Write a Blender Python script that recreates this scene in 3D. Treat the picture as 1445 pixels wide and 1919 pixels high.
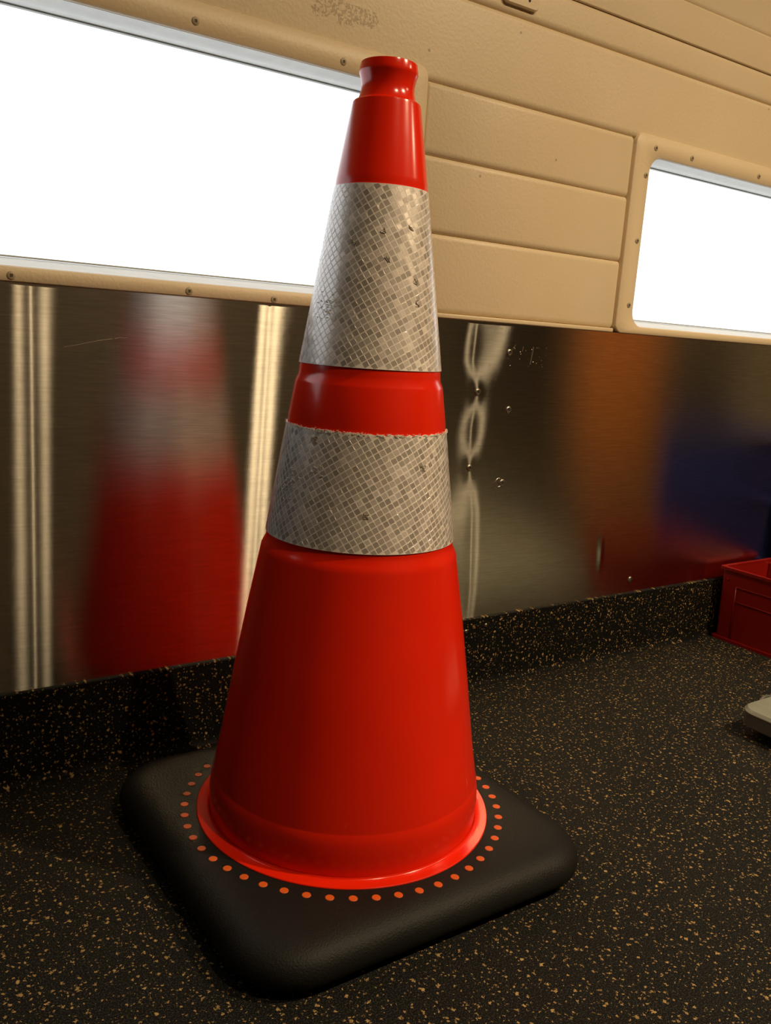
import bpy, bmesh, math, random
from mathutils import Vector, Matrix

for o in list(bpy.data.objects):
    bpy.data.objects.remove(o, do_unlink=True)
SC = bpy.context.scene
COL = SC.collection
PI = math.pi

# ------------------------------------------------------------------ camera
W, H, FPX = 1445.0, 1919.0, 1642.58
CAM = Vector((-0.4453, -0.6771, 0.5045))
YAW, PITCH, ROLL = 0.6100, -0.2009, 0.0687
f_ = Vector((math.sin(YAW) * math.cos(PITCH), math.cos(YAW) * math.cos(PITCH), math.sin(PITCH)))
r_ = Vector((math.cos(YAW), -math.sin(YAW), 0))
u_ = r_.cross(f_)
r2 = math.cos(ROLL) * r_ + math.sin(ROLL) * u_
u2 = -math.sin(ROLL) * r_ + math.cos(ROLL) * u_
cd = bpy.data.cameras.new('camera')
cd.sensor_fit = 'HORIZONTAL'
cd.sensor_width = 36.0
cd.lens = FPX / W * 36.0
cd.clip_start = 0.02
cam = bpy.data.objects.new('camera', cd)
M = Matrix((r2, u2, -f_)).transposed().to_4x4()
M.translation = CAM
cam.matrix_world = M
COL.objects.link(cam)
SC.camera = cam

# ------------------------------------------------------------------ world, exposure
wd = bpy.data.worlds.new('world')
SC.world = wd
wd.use_nodes = True
wd.node_tree.nodes['Background'].inputs[0].default_value = (0.75, 0.85, 1.0, 1)
wd.node_tree.nodes['Background'].inputs[1].default_value = 0.8
vs = SC.view_settings
vs.view_transform = 'Standard'
vs.look = 'None'
vs.gamma = 1.0
vs.use_curve_mapping = False
vs.exposure = 0.0
SC.cycles.max_bounces = 6
SC.cycles.diffuse_bounces = 3
SC.cycles.glossy_bounces = 3
SC.cycles.blur_glossy = 0.5
SC.cycles.caustics_refractive = False

WINDOW_GLOW = 1.6
# row of ceiling downlights: x, y, watts
LAMPS = [(0.165, -1.0, 9.0), (0.925, -1.0, 26.0), (1.86, -1.0, 10.0)]
LAMP_COLOR = (1.0, 0.76, 0.46)

# ------------------------------------------------------------------ room sizes
D = 0.2487                 # front face of the back wall
X0, X1 = -1.5, 2.7
Y0 = -1.9
ZC = 1.72

# ------------------------------------------------------------------ helpers
def link(o, parent=None):
    COL.objects.link(o)
    if parent is not None:
        o.parent = parent
    return o

def mesh_obj(name, bm, mat, parent=None, smooth=False, angle=None):
    me = bpy.data.meshes.new(name)
    bmesh.ops.recalc_face_normals(bm, faces=bm.faces)
    bm.to_mesh(me)
    bm.free()
    if mat is not None:
        me.materials.append(mat)
    if smooth:
        me.polygons.foreach_set('use_smooth', [True] * len(me.polygons))
        if angle is not None:
            me.set_sharp_from_angle(angle=angle)
    o = bpy.data.objects.new(name, me)
    return link(o, parent)

def empty(name, loc=(0, 0, 0)):
    o = bpy.data.objects.new(name, None)
    o.empty_display_size = 0.05
    o.location = loc
    return link(o)

def tag(o, label, cat, group=None, kind=None):
    o['label'] = label
    if cat:
        o['category'] = cat
    if group:
        o['group'] = group
    if kind:
        o['kind'] = kind
    return o

def structure(o, label=None):
    o['kind'] = 'structure'
    if label:
        o['label'] = label
    return o

def add_box(bm, x0, x1, y0, y1, z0, z1):
    v = [bm.verts.new(p) for p in ((x0, y0, z0), (x1, y0, z0), (x1, y1, z0), (x0, y1, z0),
                                   (x0, y0, z1), (x1, y0, z1), (x1, y1, z1), (x0, y1, z1))]
    for f in ((0, 3, 2, 1), (4, 5, 6, 7), (0, 1, 5, 4), (1, 2, 6, 5), (2, 3, 7, 6), (3, 0, 4, 7)):
        bm.faces.new([v[i] for i in f])
    return v

def bevelled_box(x0, x1, y0, y1, z0, z1, b=0.002, seg=2):
    bm = bmesh.new()
    add_box(bm, x0, x1, y0, y1, z0, z1)
    bmesh.ops.bevel(bm, geom=list(bm.edges), offset=b, segments=seg, affect='EDGES', profile=0.5)
    return bm

def loft(bm, rings, close_first=False, close_last=False):
    vr = [[bm.verts.new(p) for p in r] for r in rings]
    n = len(vr[0])
    for a, b in zip(vr, vr[1:]):
        for i in range(n):
            bm.faces.new((a[i], a[(i + 1) % n], b[(i + 1) % n], b[i]))
    if close_first:
        bm.faces.new(list(reversed(vr[0])))
    if close_last:
        bm.faces.new(vr[-1])
    return vr

def lathe(bm, prof, n=128, close=False):
    rings = [[(r * math.cos(2 * PI * i / n), r * math.sin(2 * PI * i / n), z) for i in range(n)] for r, z in prof]
    if close:
        rings.append(rings[0])
    return loft(bm, rings)

def rrect(x0, x1, z0, z1, r, n=8):
    pts = []
    for cx, cz, a0 in ((x1 - r, z1 - r, 0), (x0 + r, z1 - r, 90), (x0 + r, z0 + r, 180), (x1 - r, z0 + r, 270)):
        for i in range(n + 1):
            a = math.radians(a0 + 90 * i / n)
            pts.append((cx + r * math.cos(a), cz + r * math.sin(a)))
    return pts

def tube(bm, pts, rad, n=8):
    pts = [Vector(p) for p in pts]
    rings = []
    for i, p in enumerate(pts):
        t = (pts[min(i + 1, len(pts) - 1)] - pts[max(i - 1, 0)]).normalized()
        a = t.orthogonal().normalized() if abs(t.z) > 0.95 else t.cross(Vector((0, 0, 1))).normalized()
        b = t.cross(a)
        rings.append([tuple(p + rad * (math.cos(2 * PI * k / n) * a + math.sin(2 * PI * k / n) * b)) for k in range(n)])
    loft(bm, rings, True, True)

# ------------------------------------------------------------------ materials
class NT:
    def __init__(self, name):
        self.m = bpy.data.materials.new(name)
        self.m.use_nodes = True
        self.t = self.m.node_tree
        self.p = self.t.nodes['Principled BSDF']
    def n(self, kind, **kw):
        nd = self.t.nodes.new(kind)
        for k, v in kw.items():
            setattr(nd, k, v)
        return nd
    def l(self, a, b):
        self.t.links.new(a, b)
    def set(self, **kw):
        for k, v in kw.items():
            s = self.p.inputs[k.replace('_', ' ')]
            s.default_value = (*v, 1) if isinstance(v, tuple) and len(v) == 3 else v
        return self
    def math(self, op, a, b=None, c=None, clamp=False):
        nd = self.n('ShaderNodeMath', operation=op)
        nd.use_clamp = clamp
        for i, v in enumerate((a, b, c)):
            if v is None:
                continue
            if isinstance(v, (int, float)):
                nd.inputs[i].default_value = v
            else:
                self.l(v, nd.inputs[i])
        return nd.outputs[0]
    def mix(self, fac, a, b):
        nd = self.n('ShaderNodeMix', data_type='RGBA')
        for s, v in ((nd.inputs[0], fac), (nd.inputs[6], a), (nd.inputs[7], b)):
            if isinstance(v, (int, float)):
                s.default_value = v
            elif isinstance(v, tuple):
                s.default_value = (*v, 1)
            else:
                self.l(v, s)
        return nd.outputs[2]
    def coord(self, scale=None, out='Object'):
        c = self.n('ShaderNodeTexCoord').outputs[out]
        if scale is not None:
            mp = self.n('ShaderNodeMapping')
            mp.inputs['Scale'].default_value = scale
            self.l(c, mp.inputs[0])
            c = mp.outputs[0]
        return c
    def noise(self, vec, scale, detail=2.0, rough=0.5):
        nd = self.n('ShaderNodeTexNoise')
        nd.inputs['Scale'].default_value = scale
        nd.inputs['Detail'].default_value = detail
        nd.inputs['Roughness'].default_value = rough
        self.l(vec, nd.inputs['Vector'])
        return nd
    def ramp(self, fac, p0, p1, c0=(0, 0, 0), c1=(1, 1, 1)):
        nd = self.n('ShaderNodeValToRGB')
        e = nd.color_ramp.elements
        e[0].position, e[1].position = p0, p1
        e[0].color, e[1].color = (*c0, 1), (*c1, 1)
        self.l(fac, nd.inputs[0])
        return nd.outputs[0]
    def bump(self, height, strength, dist):
        nd = self.n('ShaderNodeBump')
        nd.inputs['Strength'].default_value = strength
        nd.inputs['Distance'].default_value = dist
        self.l(height, nd.inputs['Height'])
        self.l(nd.outputs[0], self.p.inputs['Normal'])

def simple(name, col, rough=0.5, metal=0.0, **kw):
    t = NT(name)
    t.set(Base_Color=col, Roughness=rough, Metallic=metal, **kw)
    # faint mottling so that no surface is a flat tone
    v = t.noise(t.coord(), 60.0, 3.0)
    t.l(t.mix(t.ramp(v.outputs[0], 0.3, 0.75), tuple(c * 0.88 for c in col), col), t.p.inputs['Base Color'])
    return t.m

def cream_paint(name, dirty=False):
    t = NT(name)
    co = t.coord()
    a = t.noise(co, 3.0, 4.0)
    base = t.mix(t.ramp(a.outputs[0], 0.3, 0.7), (0.70, 0.56, 0.37), (0.77, 0.63, 0.43))
    # little paint chips and specks
    v = t.n('ShaderNodeTexVoronoi')
    v.inputs['Scale'].default_value = 22.0
    t.l(co, v.inputs['Vector'])
    sp = t.n('ShaderNodeSeparateColor')
    t.l(v.outputs['Color'], sp.inputs[0])
    chip = t.math('MULTIPLY', t.math('LESS_THAN', v.outputs['Distance'], 0.045), t.math('GREATER_THAN', sp.outputs[0], 0.72))
    base = t.mix(t.math('MULTIPLY', chip, 0.55), base, (0.16, 0.11, 0.06))
    if dirty:
        # rubbed grey patch of worn paint above the window frame
        sx = t.n('ShaderNodeSeparateXYZ')
        t.l(co, sx.inputs[0])
        wob = t.noise(co, 40.0, 3.0)
        dx = t.math('DIVIDE', t.math('SUBTRACT', sx.outputs[0], 0.098), 0.046)
        dz = t.math('DIVIDE', t.math('SUBTRACT', sx.outputs[2], 0.851), 0.0135)
        rr = t.math('ADD', t.math('MULTIPLY', dx, dx), t.math('MULTIPLY', dz, dz))
        rr = t.math('ADD', rr, t.math('MULTIPLY', t.math('SUBTRACT', wob.outputs[0], 0.5), 3.0))
        inside = t.math('LESS_THAN', rr, 0.8)
        sp2 = t.noise(co, 420.0, 1.0)
        m2 = t.math('MULTIPLY', inside, t.math('GREATER_THAN', sp2.outputs[0], 0.50))
        base = t.mix(t.math('MULTIPLY', m2, 0.55), base, (0.26, 0.19, 0.10))
    t.l(base, t.p.inputs['Base Color'])
    t.set(Roughness=0.45)
    b1 = t.noise(co, 260.0, 3.0)
    t.bump(b1.outputs[0], 0.28, 0.0012)
    return t.m

def rubber_floor(name, grain, chips=1.0, rough=0.75, swap=False, spec=0.12):
    """black rubber with tan granules"""
    t = NT(name)
    co = t.coord()
    if swap:
        mp = t.n('ShaderNodeMapping')
        mp.inputs['Rotation'].default_value = (PI / 2, 0, 0)
        t.l(co, mp.inputs[0])
        co = mp.outputs[0]
    wob = t.noise(co, 560.0, 2.0)
    off = t.n('ShaderNodeVectorMath', operation='SUBTRACT')
    t.l(wob.outputs['Color'], off.inputs[0])
    off.inputs[1].default_value = (0.5, 0.5, 0.5)
    sc = t.n('ShaderNodeVectorMath', operation='SCALE')
    t.l(off.outputs[0], sc.inputs[0])
    sc.inputs['Scale'].default_value = 0.0052
    ad = t.n('ShaderNodeVectorMath', operation='ADD')
    t.l(co, ad.inputs[0])
    t.l(sc.outputs[0], ad.inputs[1])
    mask = None
    for scale, gate, size, loc in ((75.0, 0.50, 0.125, 0.0), (130.0, 0.48, 0.155, 3.7), (250.0, 0.58, 0.18, 7.1)):
        mp = t.n('ShaderNodeMapping')
        mp.inputs['Location'].default_value = (loc, loc * 0.7, 0)
        mp.inputs['Scale'].default_value = (1.0, 1.0, 0.0)
        t.l(ad.outputs[0], mp.inputs[0])
        v = t.n('ShaderNodeTexVoronoi', voronoi_dimensions='2D', distance='MANHATTAN')
        v.inputs['Scale'].default_value = scale
        t.l(mp.outputs[0], v.inputs['Vector'])
        s = t.n('ShaderNodeSeparateColor')
        t.l(v.outputs['Color'], s.inputs[0])
        rad = t.math('MULTIPLY', t.math('ADD', s.outputs[1], 0.30), size * chips)
        m = t.math('MULTIPLY', t.math('LESS_THAN', v.outputs['Distance'], rad), t.math('GREATER_THAN', s.outputs[0], gate))
        mask = m if mask is None else t.math('MAXIMUM', mask, m)
    g = t.noise(co, 800.0, 1.5, 0.6)
    big = t.noise(co, 5.0, 3.0)
    dark = t.mix(t.ramp(g.outputs[0], 0.50, 0.66), grain[0], grain[1])
    dust = t.ramp(big.outputs[0], 0.52, 0.75)
    dark = t.mix(t.math('MULTIPLY', dust, 0.22), dark, grain[2])
    tan_n = t.noise(co, 160.0, 2.0)
    tanc = t.mix(t.ramp(tan_n.outputs[0], 0.35, 0.65), (0.24, 0.150, 0.058), (0.40, 0.265, 0.110))
    t.l(t.mix(mask, dark, tanc), t.p.inputs['Base Color'])
    t.set(Roughness=rough)
    t.p.inputs['Specular IOR Level'].default_value = spec
    t.bump(g.outputs[0], 0.5, 0.0008)
    return t.m

STEEL_LOBES = ((0.12, 0.020), (0.50, 0.0036))

def brushed_steel(name):
    t = NT(name)
    co = t.coord((30.0, 1.0, 700.0))
    g = t.noise(co, 1.0, 3.0, 0.6)
    co2 = t.coord((40.0, 1.0, 5000.0))
    g2 = t.noise(co2, 1.0, 2.0, 0.6)
    sm = t.noise(t.coord((1.0, 1.0, 0.5)), 9.0, 4.0)
    col = t.mix(t.ramp(g.outputs[0], 0.25, 0.75), (0.60, 0.56, 0.48), (0.84, 0.79, 0.69))
    # two lobes of the brushed finish: a tight one, and one stretched far across the grain
    tg = t.n('ShaderNodeTangent', direction_type='UV_MAP')
    tg.uv_map = 'UVMap'
    bp = t.n('ShaderNodeBump')
    bp.inputs['Strength'].default_value = 0.016
    bp.inputs['Distance'].default_value = 0.0002
    t.l(g2.outputs[0], bp.inputs['Height'])
    lobes = []
    for rx, ry in STEEL_LOBES:
        gl = t.n('ShaderNodeBsdfAnisotropic', distribution='BECKMANN')
        r = math.sqrt(rx * ry)
        gl.inputs['Roughness'].default_value = math.sqrt(r)
        gl.inputs['Anisotropy'].default_value = r / rx - 1.0
        t.l(col, gl.inputs['Color'])
        t.l(tg.outputs[0], gl.inputs['Tangent'])
        t.l(bp.outputs[0], gl.inputs['Normal'])
        lobes.append(gl)
    mx = t.n('ShaderNodeMixShader')
    t.l(t.math('MULTIPLY_ADD', sm.outputs[0], 0.05, 0.030), mx.inputs[0])
    t.l(lobes[0].outputs[0], mx.inputs[1])
    t.l(lobes[1].outputs[0], mx.inputs[2])
    t.l(mx.outputs[0], t.t.nodes['Material Output'].inputs['Surface'])
    return t.m

def red_plastic(name, col, rough=0.28, scuffed=True):
    t = NT(name)
    co = t.coord()
    a = t.noise(co, 9.0, 4.0)
    c = t.mix(t.ramp(a.outputs[0], 0.35, 0.7), tuple(v * 0.9 for v in col), col)
    if scuffed:
        s = t.noise(t.coord((1, 1, 0.18)), 150.0, 3.0, 0.7)
        sm = t.math('MULTIPLY', t.ramp(s.outputs[0], 0.72, 0.78), 0.25)
        c = t.mix(sm, c, (0.85, 0.30, 0.18))
    t.l(c, t.p.inputs['Base Color'])
    t.l(t.math('MULTIPLY_ADD', a.outputs[0], 0.10, rough - 0.05), t.p.inputs['Roughness'])
    t.p.inputs['Specular IOR Level'].default_value = 0.5
    b = t.noise(co, 55.0, 2.0)
    t.bump(b.outputs[0], 0.04, 0.001)
    return t.m

def sheet_material(name, cells):
    """retroreflective sheeting: pale welds, or the glassy little cells between them"""
    t = NT(name)
    co = t.coord()
    if cells:
        at = t.n('ShaderNodeAttribute', attribute_name='cellrand')
        c = t.mix(at.outputs['Fac'], (0.50, 0.45, 0.41), (0.84, 0.77, 0.72))
        t.l(c, t.p.inputs['Base Color'])
        t.set(Metallic=0.45, Coat_Weight=0.5, Coat_Roughness=0.10)
        t.l(t.math('MULTIPLY_ADD', at.outputs['Fac'], 0.15, 0.32), t.p.inputs['Roughness'])
    else:
        n1 = t.noise(co, 30.0, 4.0)
        c = t.mix(t.ramp(n1.outputs[0], 0.35, 0.7), (0.82, 0.74, 0.69), (0.90, 0.83, 0.78))
        t.l(c, t.p.inputs['Base Color'])
        t.set(Roughness=0.35, Coat_Weight=0.6, Coat_Roughness=0.09)
    b = t.noise(co, 120.0, 2.0)
    t.bump(b.outputs[0], 0.10, 0.001)
    return t.m

def emission(name, col, strength):
    t = NT(name)
    t.set(Base_Color=(0.10, 0.10, 0.10), Roughness=0.9, Specular_IOR_Level=0.1)
    t.p.inputs['Emission Color'].default_value = (*col, 1)
    t.p.inputs['Emission Strength'].default_value = strength
    return t.m

M_CREAM = cream_paint('cream_paint', True)
M_PLATE = cream_paint('cream_frame_paint')
M_BACK = simple('dark_cavity', (0.10, 0.08, 0.05), 0.9)
M_FLOOR = rubber_floor('speckled_rubber_floor', ((0.0035, 0.0035, 0.003), (0.034, 0.033, 0.030), (0.022, 0.019, 0.015)))
M_COVE = rubber_floor('speckled_rubber_cove', ((0.004, 0.004, 0.004), (0.012, 0.012, 0.010), (0.012, 0.010, 0.008)), 1.08, 0.6, True, 0.10)
M_STEEL = brushed_steel('brushed_stainless')
M_RIVET = simple('rivet_steel', (0.55, 0.52, 0.46), 0.3, 1.0)
M_HOLE = simple('rivet_bore', (0.02, 0.02, 0.02), 0.8)
M_RECESS = simple('screw_recess_brown', (0.10, 0.07, 0.035), 0.8)  # plain brown for the block in each screw head
M_SCREW = simple('painted_screw', (0.42, 0.34, 0.22), 0.45)
M_GASKET = simple('pale_window_gasket', (0.62, 0.62, 0.58), 0.45)
M_GASKET2 = simple('grey_glazing_seal', (0.40, 0.40, 0.36), 0.6)
M_PANE = emission('daylit_frosted_pane', (0.93, 0.97, 1.0), WINDOW_GLOW)
M_RED = red_plastic('cone_orange_red', (0.86, 0.020, 0.003), 0.19)
M_DOT = simple('orange_dot_plastic', (0.68, 0.10, 0.006), 0.55)
M_SHEET = sheet_material('reflective_sheeting', False)
M_CELL = sheet_material('reflective_cells', True)
M_FRAY = simple('frayed_film', (0.74, 0.66, 0.55), 0.5)
M_MARK = simple('embossed_mark_ink', (0.36, 0.30, 0.23), 0.5)
M_BIN = red_plastic('red_bin_plastic', (0.26, 0.007, 0.004), 0.35, False)
M_BLUE = simple('blue_bin_plastic', (0.03, 0.045, 0.22), 0.35)
M_BLACK = simple('black_bin_plastic', (0.010, 0.010, 0.012), 0.4)
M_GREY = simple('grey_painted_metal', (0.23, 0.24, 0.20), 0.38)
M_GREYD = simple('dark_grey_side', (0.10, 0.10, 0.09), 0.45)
M_RUBBERF = simple('black_rubber_foot', (0.008, 0.008, 0.008), 0.8)
M_LAMPBODY = simple('white_lamp_housing', (0.75, 0.73, 0.68), 0.4)
M_LENS = emission('lamp_lens', LAMP_COLOR, 30.0)
M_OPP = simple('dark_cabinet_wall', (0.05, 0.040, 0.030), 0.6)
M_END = simple('beige_end_wall', (0.16, 0.13, 0.09), 0.5)

def base_rubber():
    t = NT('cone_base_rubber')
    co = t.coord()
    g = t.noise(co, 620.0, 2.0, 0.6)
    a = t.noise(co, 12.0, 3.0)
    t.l(t.mix(t.ramp(a.outputs[0], 0.3, 0.7), (0.006, 0.006, 0.0055), (0.010, 0.0095, 0.0088)), t.p.inputs['Base Color'])
    t.set(Roughness=0.55)
    t.p.inputs['Specular IOR Level'].default_value = 0.2
    t.bump(g.outputs[0], 0.5, 0.0009)
    return t.m
M_BASE = base_rubber()

# ================================================================== THE SETTING
# floor
bm = bmesh.new()
add_box(bm, X0, X1, Y0, D + 0.06, -0.04, 0.0)
structure(mesh_obj('floor', bm, M_FLOOR), 'black rubber floor speckled with tan granules')

# ceiling and the walls out of the frame (they close the room and show in the steel)
bm = bmesh.new(); add_box(bm, X0, X1, Y0, D + 0.10, ZC, ZC + 0.04)
structure(mesh_obj('ceiling', bm, M_CREAM), 'cream painted ceiling')
bm = bmesh.new(); add_box(bm, X0, X1, Y0 - 0.05, Y0, -0.04, ZC + 0.04)
structure(mesh_obj('wall_front', bm, M_OPP), 'dark wall opposite the steel panel')
bm = bmesh.new(); add_box(bm, X0 - 0.05, X0, Y0 - 0.05, D + 0.10, -0.04, ZC + 0.04)
structure(mesh_obj('wall_left', bm, M_OPP), 'dark end wall')
bm = bmesh.new(); add_box(bm, X1, X1 + 0.05, Y0 - 0.05, D + 0.10, -0.04, ZC + 0.04)
structure(mesh_obj('wall_right', bm, M_END), 'beige end wall')

# back wall: cavity backing with cream panels in front of it
bm = bmesh.new(); add_box(bm, X0, X1, D + 0.068, D + 0.10, -0.04, ZC + 0.04)
wall = structure(mesh_obj('wall_back', bm, M_BACK), 'cream painted panelled wall with two white windows')

def wall_panel(x0, x1, z0, z1, r=0.0075, y=D, tongue=True, name='wall_panel'):
    """a pressed panel: rounded long edges, tongue filling the groove above"""
    sec = []
    depth = min(0.005, r)
    n = 5
    sec.append((y + 0.012, z0))
    for i in range(n + 1):                       # lower edge
        a = PI / 2 * i / n
        sec.append((y + depth * (1 - math.sin(a)), z0 + r * (1 - math.cos(a))))
    for i in range(n + 1):                       # upper edge
        a = PI / 2 * i / n
        sec.append((y + depth * (1 - math.cos(a)), z1 - r + r * math.sin(a)))
    if tongue:
        sec += [(y + depth + 0.0005, z1 + 0.003), (y + 0.012, z1 + 0.003)]
    else:
        sec.append((y + 0.012, z1))
    bm = bmesh.new()
    e = 0.003
    rings = []
    for x, s in ((x0, 1), (x0 + e, 0), (x1 - e, 0), (x1, 1)):
        rings.append([(x, yy + (0.003 if s and yy < y + 0.006 else 0), zz) for yy, zz in sec])
    loft(bm, rings, True, True)
    return mesh_obj(name, bm, M_CREAM, wall, True, math.radians(50))

for a in ((0.2225, 0.5962, 0.5352, 0.6318), (0.2225, 0.5962, 0.6322, 0.7230), (0.2225, 0.5962, 0.7234, 0.8066),
          (X0, X1, 0.8070, 0.9088), (X0, X1, 0.9092, 0.9515), (X0, X1, 0.9524, 1.0030), (X0, X1, 1.0034, 1.10),
          (X0, X1, 1.1004, 1.40), (X0, X1, 1.4004, ZC), (X0, -0.80, 0.5352, 0.8066), (1.47, X1, 0.5352, 0.8066)):
    wall_panel(*a, r=0.0016 if abs(a[2] - 0.9524) < 1e-6 else 0.0075)
wall_panel(0.2225, 0.5962, 0.5285, 0.5348, r=0.002, y=D - 0.003, tongue=False, name='wall_rail')

# windows ---------------------------------------------------------------
def window(idx, px0, px1, pz0, pz1, pr, ox0, ox1, oz0, oz1, orad, screws, label):
    root = empty('window_%d' % idx, ((px0 + px1) / 2, D, pz0))
    structure(root, label)
    off = -Vector(root.location)
    def fin(o):
        o.location = off
        return o
    yf, yb = D - 0.0022, D + 0.012
    n = 8
    O = rrect(px0, px1, pz0, pz1, pr, n)
    I = rrect(ox0, ox1, oz0, oz1, orad, n)
    bm = bmesh.new()
    e = 0.0015
    Oi = rrect(px0 + e, px1 - e, pz0 + e, pz1 - e, pr, n)
    Io = rrect(ox0 - e, ox1 + e, oz0 - e, oz1 + e, orad + e, n)
    rings = [[(x, yb, z) for x, z in O], [(x, yf + e, z) for x, z in O], [(x, yf, z) for x, z in Oi],
             [(x, yf, z) for x, z in Io], [(x, yf + e, z) for x, z in I], [(x, yb, z) for x, z in I]]
    rings.append(rings[0])
    loft(bm, rings)
    plate = fin(mesh_obj('frame_plate', bm, M_PLATE, root, True, math.radians(60)))
    # moulded lining of the opening, its sill sloping up to the glass
    def ring(y, dz_b, dz_t, dx):
        return [(x, y, z) for x, z in rrect(ox0 + dx, ox1 - dx, oz0 + dz_b, oz1 - dz_t, orad, n)]
    bm = bmesh.new()
    rings = [ring(D + 0.002, -0.004, -0.004, -0.004), ring(D + 0.002, 0.0003, 0.0003, 0.0003), ring(D + 0.020, 0.0040, 0.0008, 0.0006),
             ring(D + 0.028, 0.0065, 0.0022, 0.001), ring(D + 0.034, 0.0068, 0.0012, 0.001), ring(D + 0.055, 0.0110, 0.0012, 0.001)]
    loft(bm, rings)
    fin(mesh_obj('window_lining', bm, M_GASKET, root, True, math.radians(40)))
    bm = bmesh.new()
    rings = [ring(D + 0.0475, 0.0105, 0.0008, 0.0008), ring(D + 0.0475, 0.0122, 0.0026, 0.0025), ring(D + 0.0535, 0.0127, 0.0028, 0.0026)]
    loft(bm, rings)
    fin(mesh_obj('glazing_seal', bm, M_GASKET2, root, True, math.radians(40)))
    bm = bmesh.new()
    rings = [ring(D + 0.0525, 0.009, 0.0, 0.0), ring(D + 0.0585, 0.009, 0.0, 0.0)]
    loft(bm, rings, True, True)
    fin(mesh_obj('pane', bm, M_PANE, root))['label'] = 'bright white frosted pane'
    for sx, sz in screws:
        bm = bmesh.new()
        rings = []
        for r, y in ((0.0042, yf + 0.0004), (0.0040, yf - 0.0006), (0.0030, yf - 0.0012), (0.0016, yf - 0.0013), (0.0013, yf - 0.0002)):
            rings.append([(sx + r * math.cos(2 * PI * k / 14), y, sz + r * math.sin(2 * PI * k / 14)) for k in range(14)])
        loft(bm, rings, False, True)
        s = mesh_obj('screw', bm, M_SCREW, plate, True, math.radians(40))
        bm = bmesh.new()
        add_box(bm, sx - 0.0014, sx + 0.0014, yf - 0.0014, yf - 0.0003, sz - 0.0016, sz + 0.0016)
        mesh_obj('screw_recess', bm, M_RECESS, plate)
    return root

window(1, -0.80, 0.2205, 0.5285, 0.8205, 0.014, -0.766, 0.187, 0.5435, 0.7900, 0.026,
       [(-0.0762, 0.8013), (0.1000, 0.8007), (-0.2565, 0.5345), (-0.0768, 0.5345), (0.0252, 0.5335), (-0.25, 0.803)],
       'long white window left of the cone in a cream screwed frame')
window(2, 0.5990, 1.47, 0.5285, 0.8145, 0.014, 0.634, 1.436, 0.5402, 0.7855, 0.024,
       [(0.6412, 0.7983), (0.7257, 0.7974), (0.9000, 0.7971), (0.6260, 0.7578), (0.6239, 0.6647), (0.6228, 0.5709)],
       'white window with rounded corners at the right of the panelled wall')

# brushed steel panel ------------------------------------------------------
RIV = [(0.3425, 0.4340), (0.3395, 0.3289)]
def lerp_table(tab, z):
    for (za, a), (zb, b) in zip(tab, tab[1:]):
        if za <= z <= zb:
            return a + (b - a) * (z - za) / (zb - za)
    return tab[0][1] if z < tab[0][0] else tab[-1][1]

# sheet slopes shaped to land a lamp streak on each column: (height, slope)
STREAK_SLOPE = (((0.10, -0.0042), (0.265, -0.0029), (0.386, 0.0), (0.53, 0.0064)),
         ((0.10, -0.0016), (0.265, -0.0023), (0.386, 0.0012), (0.53, 0.0102)),
         ((0.10, -0.0251), (0.265, -0.0152), (0.33, -0.0046), (0.434, 0.0017), (0.475, 0.0127), (0.53, 0.0177)))
STREAK_RATE = (0.92, 0.78, 0.57)  # tilt change across each streak, sets how its trough splits it
RIV_C = ((0.10, 0.362), (0.15, 0.361), (0.265, 0.352), (0.3289, 0.3395), (0.386, 0.3375), (0.434, 0.3425), (0.475, 0.330), (0.53, 0.332))
def dent(x, z):
    """how far the thin sheet stands off its plane: shallow troughs shaped to place and split the lamp streaks"""
    h = 0.0
    def trough(column, c, w, dx, tight=0.0):
        # sheet angled along the column so its lamp streak falls there
        n0 = lerp_table(STREAK_SLOPE[column], z)
        kk = STREAK_RATE[column]
        u = (x - c) / 0.045
        lean = -n0 * (x - c) * math.exp(-u * u)
        q = math.sqrt((x - c) ** 2 + 0.0025 ** 2)
        crease = -kk * dx * math.exp(dx / w) * w * math.exp(-q / w)
        knob = tight * kk * 0.009 ** 2 * math.exp(-((x - c) / 0.009) ** 2)
        return lean + crease + knob
    if abs(x + 0.236) < 0.25:
        h += trough(0, -0.238, 0.026, 0.0125)
    c2 = 0.0145 + 0.024 * (z - 0.2)
    if abs(x - c2) < 0.16:
        h += trough(1, c2, 0.016, 0.0085)
    if abs(x - 0.35) < 0.25:
        # pulled tight at each rivet, slack between, shaped to loop and pinch the streak
        knots = [0.560, 0.434, 0.3289, 0.06]
        for a, b in zip(knots, knots[1:]):
            if b <= z <= a:
                s_ = math.sin(PI * (z - b) / (a - b)) ** 0.75
                tight = 3.5 * sum(math.exp(-((z - zr) / 0.020) ** 2) for zr in (0.434, 0.3289))
                h += trough(2, lerp_table(RIV_C, z), 0.026, 0.0165 * s_, tight)
    # a small ding low on the right
    if abs(x - 0.630) < 0.03:
        h += 0.0012 * math.exp(-((x - 0.630 - 0.10 * (0.185 - z)) / 0.0055) ** 2 - ((z - 0.182) / 0.022) ** 2)
    # oil-canning of the whole sheet
    h += 0.00008 * math.sin(x * 9.0 + 0.7) * math.sin(z * 6.0 + 1.0)
    return h

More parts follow.
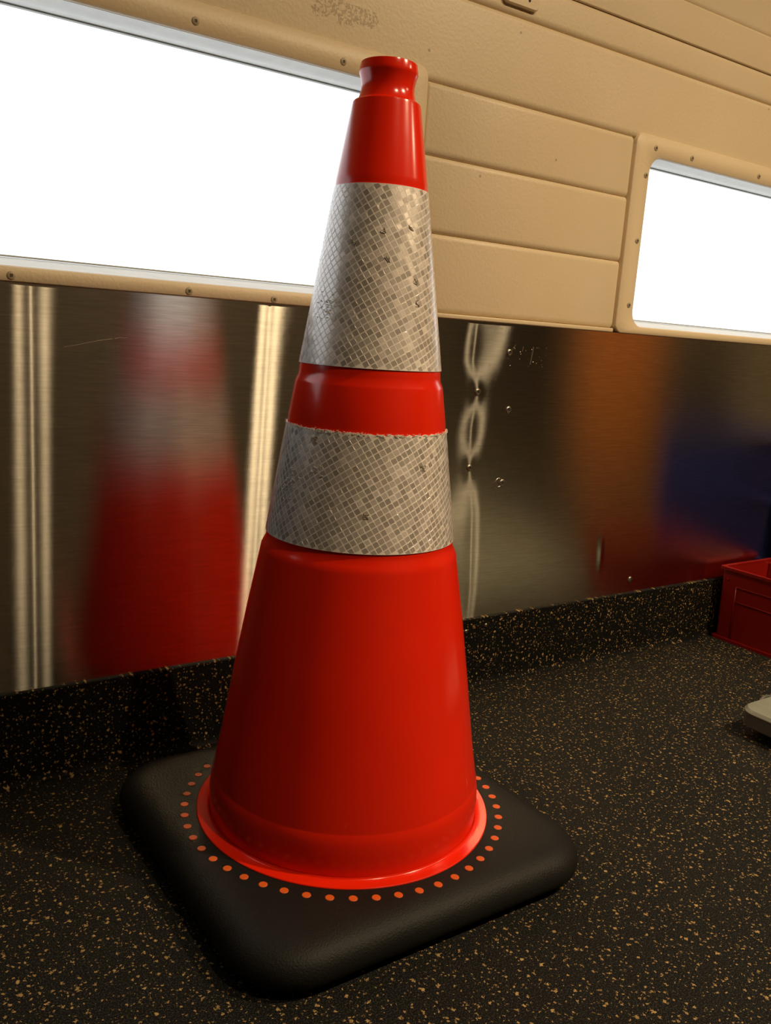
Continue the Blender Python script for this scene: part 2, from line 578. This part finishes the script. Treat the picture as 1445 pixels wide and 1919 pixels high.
sx0, sx1, sz0, sz1 = X0, X1, 0.09, 0.5287
xs = []
x = sx0
while x < sx1:
    xs.append(x)
    x += 0.002 if (-0.28 < x < -0.18 or -0.01 < x < 0.06 or 0.28 < x < 0.41 or 0.605 < x < 0.655) else (0.005 if -0.35 < x < 1.15 else 0.03)
xs.append(sx1)
nz = 110
verts, faces, uvs = [], [], []
for i, x in enumerate(xs):
    for j in range(nz + 1):
        z = sz0 + (sz1 - sz0) * j / nz
        verts.append((x, D + 0.0015 - dent(x, z), z))
m = nz + 1
for i in range(len(xs) - 1):
    for j in range(nz):
        faces.append((i * m + j, (i + 1) * m + j, (i + 1) * m + j + 1, i * m + j + 1))
nf = len(verts)
# back side, so that the sheet has its thickness
verts += [(sx0, D + 0.005, sz0), (sx1, D + 0.005, sz0), (sx1, D + 0.005, sz1), (sx0, D + 0.005, sz1)]
last = len(xs) - 1
faces.append((nf, nf + 3, nf + 2, nf + 1))
me = bpy.data.meshes.new('trim_1')
me.from_pydata(verts, [], faces)
uv = me.uv_layers.new(name='UVMap')
vi = [0] * len(me.loops)
me.loops.foreach_get('vertex_index', vi)
flat = []
for k in vi:
    flat += [verts[k][2], verts[k][0]]
uv.data.foreach_set('uv', flat)
me.polygons.foreach_set('use_smooth', [True] * len(me.polygons))
me.materials.append(M_STEEL)
steel = link(bpy.data.objects.new('trim_1', me))
structure(steel, 'brushed stainless steel wall panel mirroring the cone')

def rivet(x, z, y, r, parent, bore=True, ring_only=False):
    bm = bmesh.new()
    n = 18
    prof = [(r, 0.0012), (r, -0.0004), (r * 0.86, -0.0011), (r * 0.62, -0.0014)]
    if bore:
        prof += [(r * 0.44, -0.0011), (r * 0.40, 0.0006)]
    else:
        prof += [(r * 0.3, -0.0018), (r * 0.05, -0.0020)]
    loft(bm, [[(x + q * math.cos(2 * PI * k / n), y + dy, z + q * math.sin(2 * PI * k / n)) for k in range(n)] for q, dy in prof], False, True)
    o = mesh_obj('rivet', bm, M_RIVET, parent, True, math.radians(50))
    if bore:
        bm = bmesh.new()
        loft(bm, [[(x + r * 0.40 * math.cos(2 * PI * k / n), y + dy, z + r * 0.40 * math.sin(2 * PI * k / n)) for k in range(n)] for dy in (0.0, -0.0006)], True, True)
        mesh_obj('rivet_bore', bm, M_HOLE, o)
    return o

for x, z, r in ((0.3425, 0.4340, 0.0048), (0.3395, 0.3289, 0.0046), (0.4022, 0.4100, 0.0052), (0.3943, 0.4895, 0.0048), (0.4033, 0.3051, 0.0056)):
    rivet(x, z, D + 0.0012 - dent(x, z), r, steel)
rivet(0.7109, 0.1287, D + 0.001, 0.0050, steel, False)
# worn ring beside the lowest rivet
bm = bmesh.new()
n = 28
loft(bm, [[(0.3965 + q * math.cos(2 * PI * k / n), D + 0.0012 - dent(0.3965, 0.3055) + dy, 0.3060 + q * math.sin(2 * PI * k / n)) for k in range(n)]
          for q, dy in ((0.0070, 0.0004), (0.0067, -0.0003), (0.0060, -0.0003), (0.0057, 0.0004))])
mesh_obj('washer_mark', bm, M_RIVET, steel, True)

# scratches in the steel: thin raised burrs
def scratch(pts, w):
    bm = bmesh.new()
    P = [Vector((x, D + 0.0013 - dent(x, z), z)) for x, z in pts]
    tube(bm, P, w, 5)
    mesh_obj('scratch', bm, M_RIVET, steel)
scratch([(-0.2065, 0.4690), (-0.198, 0.4705), (-0.172, 0.4770), (-0.158, 0.4795)], 0.00028)
scratch([(-0.155, 0.4798), (-0.150, 0.4812), (-0.146, 0.4806), (-0.142, 0.4818)], 0.00040)
scratch([(0.4385, 0.4995), (0.4378, 0.4930), (0.4362, 0.4820), (0.4352, 0.4745)], 0.00075)
scratch([(0.4190, 0.4990), (0.4180, 0.4920)], 0.0005)
scratch([(0.4045, 0.5010), (0.4010, 0.4960)], 0.0004)
rng = random.Random(5)
for k in range(22):
    x, z = 0.41 + rng.uniform(-0.022, 0.055), 0.492 + rng.uniform(-0.02, 0.012)
    scratch([(x, z), (x + rng.uniform(-0.001, 0.001), z - rng.uniform(0.0006, 0.0016))], rng.uniform(0.0003, 0.0006))

# rubber cove turned up the wall -----------------------------------------------
ZCV = 0.1062
bm = bmesh.new()
sec = [(D + 0.0035, 0.0), (D - 0.0105, 0.0), (D - 0.0065, 0.0012), (D - 0.0040, 0.0045), (D - 0.0032, 0.012),
       (D - 0.0030, ZCV - 0.0012), (D - 0.0018, ZCV), (D + 0.0035, ZCV)]
loft(bm, [[(x, y, z) for y, z in sec] for x in (X0, X1)], True, True)
cove = structure(mesh_obj('baseboard_back', bm, M_COVE, None, True, math.radians(35)), 'black speckled rubber skirting turned up the wall')
for x, z in ((0.3935, 0.0930), (0.3560, 0.0885)):
    rivet(x, z, D - 0.0034, 0.0030, cove, False)

# ================================================================== CEILING LIGHTS
def ceiling_light(x, y, watts, label):
    root = empty('ceiling_light', (x, y, ZC))
    tag(root, label, 'lamp', 'ceiling downlights')
    bm = bmesh.new()
    lathe(bm, [(0.040, 0.0), (0.040, -0.014), (0.036, -0.018), (0.030, -0.018), (0.028, -0.010), (0.0, -0.010)], 40)
    mesh_obj('housing', bm, M_LAMPBODY, root, True, math.radians(40))
    bm = bmesh.new()
    lathe(bm, [(0.0275, -0.0105), (0.026, -0.0135), (0.016, -0.0150), (0.0, -0.0155)], 32)
    mesh_obj('lens', bm, M_LENS, root, True)
    ld = bpy.data.lights.new('downlight', 'AREA')
    ld.shape = 'DISK'
    ld.size = 0.026
    ld.energy = watts
    ld.color = LAMP_COLOR
    ld.spread = math.radians(150)
    lo = bpy.data.objects.new('downlight_beam', ld)
    lo.location = (0, 0, -0.020)
    link(lo, root)
for (x, y, w), lb in zip(LAMPS, ('round ceiling downlight over the near end, out of the frame', 'round ceiling downlight in the middle of the row, out of the frame',
                                 'round ceiling downlight over the far end, out of the frame')):
    ceiling_light(x, y, w, lb)

# ================================================================== THE TRAFFIC CONE
def slanted(prof_lo, prof_hi):
    (r0, z0), (r1, z1) = prof_lo, prof_hi
    return (r0 - r1) / (z1 - z0)

S1 = ((0.0650, 0.4742), (0.0415, 0.6262))      # upper sleeve: lower and upper (r, z)
S2 = ((0.0888, 0.3195), (0.0739, 0.4200))      # lower sleeve
BODY = [(0.1326, 0.0400), (0.1329, 0.0470), (0.1330, 0.0600), (0.1324, 0.0710), (0.1308, 0.0802), (0.1303, 0.0812), (0.1302, 0.0822), (0.1240, 0.1160),
        (0.1130, 0.1860), (0.1032, 0.2450), (0.0929, 0.3020), (0.0925, 0.3045), (0.0908, 0.3085), (0.0884, 0.3130), (0.0880, 0.3160),
        (0.0879, 0.3200), (0.0732, 0.4195), (0.0730, 0.4212), (0.0728, 0.4225), (0.0727, 0.4260), (0.0677, 0.4575), (0.0671, 0.4598),
        (0.0650, 0.4640), (0.0646, 0.4680), (0.0641, 0.4742), (0.0407, 0.6262), (0.0406, 0.6285), (0.0402, 0.6330), (0.0399, 0.6345),
        (0.0299, 0.6945), (0.0294, 0.6966), (0.0284, 0.6976), (0.0268, 0.6982), (0.0256, 0.6990), (0.0246, 0.7010), (0.0236, 0.7040),
        (0.0229, 0.7075), (0.0229, 0.7105), (0.0234, 0.7140), (0.0244, 0.7180), (0.0251, 0.7198), (0.0254, 0.7210), (0.0253, 0.7225),
        (0.0246, 0.7275), (0.0243, 0.7286), (0.0236, 0.7290), (0.0200, 0.7290), (0.0190, 0.7280), (0.0185, 0.7000), (0.0180, 0.6800)]
FRONT = math.atan2(CAM.y, CAM.x)

def build_cone():
    root = empty('traffic_cone')
    # --- base: rounded square rubber slab, undercut below, on four feet
    prof = [(0.166, 0.0075), (0.1765, 0.0075), (0.1808, 0.0090), (0.1836, 0.0125), (0.1845, 0.0175), (0.1835, 0.0230), (0.1805, 0.0285),
            (0.1760, 0.0330), (0.1700, 0.0362), (0.1635, 0.0382), (0.1570, 0.0391), (0.1500, 0.0394), (0.1400, 0.0396), (0.1240, 0.0396)]
    bm = bmesh.new()
    rings = []
    for h, z in prof:
        r = 0.060 - (0.1845 - h) * 0.72
        rings.append([(x, y, z) for x, y in rrect(-h, h, -h, h, max(r, 0.014), 12)])
    loft(bm, rings, True, True)
    base = mesh_obj('base', bm, M_BASE, root, True, math.radians(50))
    base['label'] = 'black square rubber base with rounded corners'
    for sx in (-1, 1):
        for sy in (-1, 1):
            bm = bmesh.new()
            loft(bm, [[(sx * 0.135 + r * math.cos(2 * PI * k / 20), sy * 0.135 + r * math.sin(2 * PI * k / 20), z) for k in range(20)]
                      for r, z in ((0.022, 0.0), (0.024, 0.0085))], True, True)
            mesh_obj('foot', bm, M_BASE, base)
    # --- body shell
    bm = bmesh.new()
    lathe(bm, BODY, 160)
    body = mesh_obj('body', bm, M_RED, root, True, math.radians(28))
    body['label'] = 'glossy orange-red plastic cone shell'
    # --- flange: flat ring let into the base, a rolled fillet where it meets the shell
    bm = bmesh.new()
    lathe(bm, [(0.1450, 0.0390), (0.1450, 0.0403), (0.1444, 0.0409), (0.1400, 0.0410), (0.1350, 0.0411), (0.1340, 0.0414), (0.1335, 0.0421), (0.1331, 0.0432), (0.1325, 0.0390)], 160, True)
    fl = mesh_obj('flange', bm, M_RED, root, True, math.radians(40))
    # --- orange dots where the shell shows through the rubber
    n = 50
    dm = None
    for k in range(n):
        a = -4.0758 + 2 * PI * k / n
        if dm is None:
            bm = bmesh.new()
            loft(bm, [[(r * math.cos(2 * PI * q / 20), r * math.sin(2 * PI * q / 20), z) for q in range(20)] for r, z in ((0.0039, -0.0006), (0.0039, 0.0002), (0.0036, 0.0005))], True, True)
            d = mesh_obj('dot', bm, M_DOT, base, True, math.radians(40))
            dm = d.data
        else:
            d = link(bpy.data.objects.new('dot', dm), base)
        dx, dy = 0.1566 * math.cos(a), 0.1566 * math.sin(a)
        hh = max(abs(dx), abs(dy))
        dz = prof[-1][1]
        for (ha, za_), (hb, zb_) in zip(prof, prof[1:]):
            if hb <= hh <= ha:
                dz = za_ + (zb_ - za_) * (ha - hh) / (ha - hb)
        d.location = (dx, dy, dz)
    # --- sleeves
    for si, (lo, hi) in enumerate((S1, S2)):
        sleeve(root, si, lo, hi)
    return root

def sleeve(root, si, lo, hi):
    rng = random.Random(11 + si)
    (r0, z0), (r1, z1) = lo, hi
    th = 0.0007
    bm = bmesh.new()
    n = 360
    rows = 10
    rings = []
    jag = []
    for i in range(n):
        j = 0.0
        if si == 1:
            j = rng.uniform(-0.0004, 0.0007) + 0.0005 * math.sin(i * 0.9)
        jag.append(j)
    def rad(z):
        return r0 + (r1 - r0) * (z - z0) / (z1 - z0)
    for k in range(rows + 1):
        ring = []
        for i in range(n):
            a = 2 * PI * i / n
            z = z0 + (z1 + jag[i] - z0) * k / rows
            r = rad(z)
            ring.append((r * math.cos(a), r * math.sin(a), z))
        rings.append(ring)
    inner = []
    for k in (rows, 0):
        inner.append([((math.hypot(x, y) - th) * x / math.hypot(x, y), (math.hypot(x, y) - th) * y / math.hypot(x, y), z) for x, y, z in rings[k]])
    loft(bm, rings + inner + [rings[0]])
    bmesh.ops.remove_doubles(bm, verts=bm.verts, dist=1e-7)
    sl = mesh_obj('reflective_sleeve', bm, M_SHEET, root, True, math.radians(40))
    sl['label'] = ('tall upper collar of silver reflective sheeting', 'shorter lower collar of silver reflective sheeting with frayed top edge')[si]
    # --- cells, laid out on the unrolled sheet and wrapped round
    k = (r0 - r1) / (z1 - z0)
    alpha = math.atan(k)
    za = z1 + r1 / k
    def unroll(th_, z):
        s = (za - z) / math.cos(alpha)
        ph = th_ * math.sin(alpha)
        return s, ph
    s_mid = (za - (z0 + z1) / 2) / math.cos(alpha)
    beta = math.radians(33)
    P = 0.0054
    half = P / 2 - 0.00038
    c = 0.00045
    shape = [(half - c, half), (-half + c, half), (-half, half - c), (-half, -half + c), (-half + c, -half), (half - c, -half), (half, -half + c), (half, half - c)]
    N = 90
    cells = []
    for i in range(-N, N + 1):
        for j in range(-N, N + 1):
            # plane coordinates: X to the right seen from outside, Y up the slope
            cx, cy = i * P, j * P
            X = cx * math.cos(beta) - cy * math.sin(beta)
            Y = cx * math.sin(beta) + cy * math.cos(beta)
            def to_cone(px, py):
                yy = s_mid - py
                s = math.hypot(yy, px)
                ph = math.atan2(px, yy)
                return s, ph
            s, ph = to_cone(X, Y)
            if abs(ph) > PI * math.sin(alpha) - 0.0005:
                continue
            z = za - s * math.cos(alpha)
            if not (z0 + 0.0006 < z < z1 - (0.0006 if si == 0 else 0.0016)):
                continue
            cr = rng.random()
            bad = rng.random() < 0.10
            sh = 0.86 if bad else 1.0
            pts = []
            for lift, shrink in ((0.00002, 1.0), (0.00007, 0.96)):
                ring = []
                for qx, qy in shape:
                    qx, qy = qx * shrink * sh, qy * shrink * sh
                    ax = X + qx * math.cos(beta) - qy * math.sin(beta)
                    ay = Y + qx * math.sin(beta) + qy * math.cos(beta)
                    s2, p2 = to_cone(ax, ay)
                    zz = za - s2 * math.cos(alpha)
                    zz = min(max(zz, z0 + 0.0003), z1 - (0.0003 if si == 0 else 0.0012))
                    a = FRONT + p2 / math.sin(alpha)
                    rr = (za - zz) * k + lift + 0.00004 * (rng.random() if bad else 0)
                    ring.append(Vector((rr * math.cos(a), rr * math.sin(a), zz)))
                pts.append(ring)
            ctr = sum(pts[1], Vector()) / 8
            nrm = Vector((ctr.x, ctr.y, 0)).normalized() * math.cos(alpha) + Vector((0, 0, math.sin(alpha)))
            # slight tilt of each little window
            tx, tz = rng.gauss(0, 0.010), rng.gauss(0, 0.010)
            tang = Vector((-nrm.y, nrm.x, 0)).normalized()
            up = nrm.cross(tang)
            for v in pts[1]:
                d = v - ctr
                v += nrm * (d.dot(tang) * tx + d.dot(up) * tz)
            view = CAM - ctr
            size = nrm.dot(view.normalized()) / view.length_squared
            cells.append((size, pts, cr * 0.75 if not bad else 0.75 + 0.25 * cr))
    CELLS.append((sl, cells))
    # --- frayed threads of film along the cut edge, and scuffed patches
    if si == 1:
        bm = bmesh.new()
        for q in range(420):
            a = rng.uniform(0, 2 * PI)
            z = z1 + rng.uniform(-0.0014, 0.0008)
            r = rad(z) + 0.0003
            da = rng.uniform(0.004, 0.020)
            p = [Vector((r * math.cos(a), r * math.sin(a), z)),
                 Vector(((r + 0.0006) * math.cos(a + da), (r + 0.0006) * math.sin(a + da), z + rng.uniform(-0.0006, 0.0012))),
                 Vector(((r + 0.0003) * math.cos(a + 2 * da), (r + 0.0003) * math.sin(a + 2 * da), z + rng.uniform(-0.0012, 0.0012)))]
            tube(bm, p, rng.uniform(0.00012, 0.00030), 4)
        f = mesh_obj('frayed_edge', bm, M_FRAY, sl)
        f['kind'] = 'stuff'
    def at(u, z, lift=0.0004):
        a = FRONT + u
        r = rad(z) + lift
        return Vector((r * math.cos(a), r * math.sin(a), z))
    spots = [[(-0.80, 0.5235, 0.011, 46)], [(-0.95, 0.372, 0.012, 34), (-0.55, 0.385, 0.006, 12)]][si]
    for u, z, sz, cnt in spots:
        bm = bmesh.new()
        for q in range(cnt):
            uu = u + rng.gauss(0, sz / rad(z) * 0.55)
            zz = z + rng.gauss(0, sz * 0.55)
            an = rng.uniform(-0.7, 0.7)
            L = rng.uniform(0.0012, 0.0034)
            p = [at(uu, zz, 0.0002), at(uu + L * 0.5 * math.cos(an) / rad(z), zz + L * 0.5 * math.sin(an), 0.0006), at(uu + L * math.cos(an) / rad(z), zz + L * math.sin(an), 0.0002)]
            tube(bm, p, rng.uniform(0.00012, 0.00034), 4)
        o = mesh_obj('scuffed_film', bm, M_FRAY, sl)
        o['kind'] = 'stuff'
    # --- little embossed maker's marks and torn cells: dark scribbled outlines
    marks = [[(0.08, 0.588), (0.17, 0.565), (0.62, 0.592), (0.68, 0.549), (-0.42, 0.577), (0.70, 0.531)], [(-0.62, 0.4115), (0.72, 0.392), (0.06, 0.352)]][si]
    for u, z in marks:
        bm = bmesh.new()
        w, h = 0.0016, 0.0022
        strokes = [[(-2, -1), (-2, 1), (-1, 0), (-0.4, 1), (-0.4, -1)], [(1.8, 1), (0.4, 1), (0.2, 0), (1.2, 0.1), (0.2, -0.1), (0.4, -1), (1.9, -1)], [(1.9, 0.9), (1.3, 0.3)]]
        if si == 0 or z < 0.36:
            strokes = [[(rng.uniform(-1.8, 1.8), rng.uniform(-1.3, 1.3)) for _ in range(4)] for _ in range(3)]
        for st in strokes:
            p = [at(u + a * w / rad(z), z + b * h, 0.0003) for a, b in st]
            tube(bm, p, 0.00028, 5)
        mesh_obj('embossed_mark', bm, M_MARK, sl)

CELLS = []          # filled by sleeve(): the little cells of each collar
cone = build_cone()
tag(cone, 'orange-red traffic cone with two silver reflective collars on a black square base', 'traffic cone')

# the 300 cells that show largest are pieces of their own; the rest is one field per sleeve
def cell_mesh(name, group, origin=None):
    bm = bmesh.new()
    lay = bm.faces.layers.float.new('cellrand')
    for _, pts, cr in group:
        off = Vector() if origin is None else origin
        a = [bm.verts.new(v - off) for v in pts[0]]
        b = [bm.verts.new(v - off) for v in pts[1]]
        fs = [bm.faces.new(b)]
        for q in range(8):
            fs.append(bm.faces.new((a[q], a[(q + 1) % 8], b[(q + 1) % 8], b[q])))
        for f in fs:
            f[lay] = cr
    me = bpy.data.meshes.new(name)
    bm.to_mesh(me)
    bm.free()
    me.materials.append(M_CELL)
    return me

order = sorted(((c[0], si, ci) for si, (sl, cl) in enumerate(CELLS) for ci, c in enumerate(cl)), reverse=True)
pick = {(si, ci) for _, si, ci in order[:300]}
for si, (sl, cl) in enumerate(CELLS):
    rest = []
    for ci, c in enumerate(cl):
        if (si, ci) in pick:
            ctr = sum(c[1][1], Vector()) / 8
            o = link(bpy.data.objects.new('reflective_cell', cell_mesh('reflective_cell', [c], ctr)), sl)
            o.location = ctr
        else:
            rest.append(c)
    o = link(bpy.data.objects.new('cell_field', cell_mesh('cell_field', rest)), sl)
    o['kind'] = 'stuff'

# ================================================================== RED STORAGE BIN
def storage_bin(name, x0, x1, y0, y1, z0, z1, mat, label, group=None, detail=True):
    root = empty(name, ((x0 + x1) / 2, (y0 + y1) / 2, z0))
    tag(root, label, 'bin', group)
    cx, cy = root.location.x, root.location.y
    hx, hy, h = (x1 - x0) / 2, (y1 - y0) / 2, z1 - z0
    t = 0.0028
    taper = 0.006
    def rr(hx_, hy_, z, r=0.006):
        return [(a, b, z) for a, b in rrect(-hx_, hx_, -hy_, hy_, r, 4)]
    bm = bmesh.new()
    rings = [rr(hx - taper, hy - taper, 0.003), rr(hx - 0.004, hy - 0.004, h - 0.004), rr(hx - 0.004 - t, hy - 0.004 - t, h - 0.004), rr(hx - taper - t, hy - taper - t, 0.006)]
    loft(bm, rings, True, True)
    mesh_obj('tub', bm, mat, root, True, math.radians(40))
    bm = bmesh.new()
    rings = [rr(hx - 0.004 - t, hy - 0.004 - t, h - 0.005), rr(hx, hy, h - 0.005), rr(hx, hy, h), rr(hx - 0.0045 - t, hy - 0.0045 - t, h)]
    rings.append(rings[0])
    loft(bm, rings)
    mesh_obj('rim', bm, mat, root, True, math.radians(40))
    bm = bmesh.new()
    rings = [rr(hx - taper - 0.002, hy - taper - 0.002, 0.0), rr(hx - 0.0005, hy - 0.0005, 0.0), rr(hx - 0.0005, hy - 0.0005, 0.0055), rr(hx - taper - 0.002, hy - taper - 0.002, 0.0060)]
    rings.append(rings[0])
    loft(bm, rings)
    mesh_obj('foot_rail', bm, mat, root, True, math.radians(40))
    if detail:
        # raised ribs framing the card holder on the side that faces the cone
        def side(z):
            return -(hx - taper + (taper - 0.004) * (z - 0.003) / (h - 0.007)) - 0.0008
        def rib(y_a, z_a, y_b, z_b):
            bm = bmesh.new()
            tube(bm, [(side(z_a), y_a, z_a), (side(z_b), y_b, z_b)], 0.0013, 6)
            mesh_obj('side_rib', bm, mat, root, True)
        ya = hy - 0.036
        rib(ya, 0.006, ya, h - 0.034)
        rib(ya + 0.0005, h * 0.56, -hy + 0.03, h * 0.56)
        rib(ya, h * 0.76, -hy + 0.03, h * 0.76)
        bm = bmesh.new()
        loft(bm, [[(side(h - 0.022) + dx, hy - 0.017 + r * math.cos(2 * PI * q / 12), h - 0.022 + r * math.sin(2 * PI * q / 12)) for q in range(12)]
                  for r, dx in ((0.0022, 0.001), (0.0020, -0.0008), (0.0008, -0.0014))], True, True)
        mesh_obj('peg', bm, mat, root, True, math.radians(40))
        bm = bevelled_box(hx - 0.020, hx - 0.0165, -hy + 0.008, hy - 0.008, 0.006, h - 0.006, 0.0008, 1)
        mesh_obj('divider', bm, mat, root)
    return root

storage_bin('storage_bin', 0.9385, 1.100, -0.06, D - 0.0115, 0.0, 0.135, M_BIN, 'open red plastic storage bin against the skirting at the right edge')
for k, (z0, z1) in enumerate(((0.0, 0.118), (0.1185, 0.236), (0.2365, 0.354))):
    storage_bin('storage_bin', 1.106, 1.290, -0.04, D - 0.0115, z0, z1, M_BLUE if k == 2 else (M_BLACK if k == 0 else M_BLUE),
                ('black plastic storage bin at the bottom of the stack, mirrored dark in the steel',
                 'dark blue storage bin in the middle of the stack beyond the red bin',
                 'blue storage bin on top of the stack, mirrored blue in the steel')[k], 'stacked bins beyond the red bin', False)

# ================================================================== GREY EQUIPMENT BOX
root = empty('equipment_box', (0.78, -0.20, 0.0))
tag(root, 'flat grey metal box with rounded corners on the floor at the right edge', 'box')
gx0, gx1, gy0, gy1 = 0.6085 - 0.78, 0.95 - 0.78, -0.36 + 0.20, -0.0385 + 0.20
def gr(i, z, r):
    return [(x, y, z) for x, y in rrect(gx0 + i, gx1 - i, gy0 + i, gy1 - i, r, 8)]
bm = bmesh.new()
loft(bm, [gr(0.002, 0.0145, 0.024), gr(0.0, 0.0165, 0.025), gr(0.0, 0.0345, 0.025)], True, True)
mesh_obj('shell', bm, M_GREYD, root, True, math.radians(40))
bm = bmesh.new()
loft(bm, [gr(-0.0004, 0.0345, 0.0254), gr(-0.0004, 0.0358, 0.0254), gr(0.0030, 0.0398, 0.023), gr(0.0060, 0.0402, 0.021)], True, True)
lid = mesh_obj('lid', bm, M_GREY, root, True, math.radians(25))
for k in range(3):
    bm = bevelled_box(gx0 + 0.048, gx0 + 0.060, gy1 - 0.050 - 0.012 * k, gy1 - 0.046 - 0.012 * k, 0.0398, 0.0408, 0.0003, 1)
    mesh_obj('lid_mark', bm, M_LAMPBODY, lid)
for fx in (gx0 + 0.04, gx1 - 0.04):
    for fy in (gy0 + 0.04, gy1 - 0.04):
        bm = bmesh.new()
        loft(bm, [[(fx + r * math.cos(2 * PI * q / 16), fy + r * math.sin(2 * PI * q / 16), z) for q in range(16)] for r, z in ((0.012, 0.0), (0.014, 0.0155))], True, True)
        mesh_obj('foot', bm, M_RUBBERF, root)
bm = bmesh.new()
pts = []
for i in range(13):
    a = PI * i / 12
    pts.append((0.735 - 0.022 * math.cos(a) + 0.09 * max(0, i - 9) / 3, -0.010 + 0.006 * math.sin(a), 0.003 + 0.012 * math.sin(a)))
tube(bm, pts, 0.0025, 8)
tag(mesh_obj('power_cable', bm, M_GREYD, None, True), 'thin dark cable looping on the floor behind the grey box', 'cable')

# ================================================================== LATCH PLATE ON THE WALL
root = empty('latch_plate', (0.355, D, 0.9170))
tag(root, 'small cream painted metal plate with a slot at the top edge of the wall', 'latch plate')
bm = bmesh.new()
def lp(i, y):
    return [(x - 0.355, y, z - 0.9170) for x, z in rrect(0.3255 + i, 0.3835 - i, 0.9185 + i, 0.9665 - i, 0.006, 5)]
loft(bm, [lp(0, -0.0002), lp(0, -0.0045), lp(0.0012, -0.0060)], True, True)
pl = mesh_obj('plate', bm, M_PLATE, root, True, math.radians(35))
bm = bmesh.new()
loft(bm, [[(x - 0.355, y, z - 0.9170) for x, z in rrect(0.3640, 0.3675, 0.9262, 0.9500, 0.0017, 4)] for y in (-0.0050, -0.0063)], True, True)
mesh_obj('slot', bm, M_HOLE, pl)

# ================================================================== WOODEN BOARD ACROSS THE ROOM (the brown streak in the steel)
def wood():
    t = NT('orange_varnished_wood')
    g = t.noise(t.coord((14.0, 14.0, 1.2)), 4.0, 4.0)
    t.l(t.mix(t.ramp(g.outputs[0], 0.35, 0.7), (0.36, 0.11, 0.018), (0.52, 0.19, 0.035)), t.p.inputs['Base Color'])
    t.set(Roughness=0.4)
    return t.m
root = empty('wooden_board', (2.25, -1.15, 0.0))
root.rotation_euler = (math.radians(-6), 0, math.radians(45))
tag(root, 'orange varnished wooden board across the room, seen as a brown streak in the steel', 'board')
M_WOOD = wood()
mesh_obj('panel', bevelled_box(-0.15, 0.15, -0.009, 0.009, 0.002, 1.15, 0.002, 1), M_WOOD, root)
mesh_obj('batten', bevelled_box(-0.13, 0.13, 0.009, 0.027, 0.12, 0.18, 0.002, 1), M_WOOD, root)
mesh_obj('batten', bevelled_box(-0.13, 0.13, 0.009, 0.027, 0.95, 1.01, 0.002, 1), M_WOOD, root)
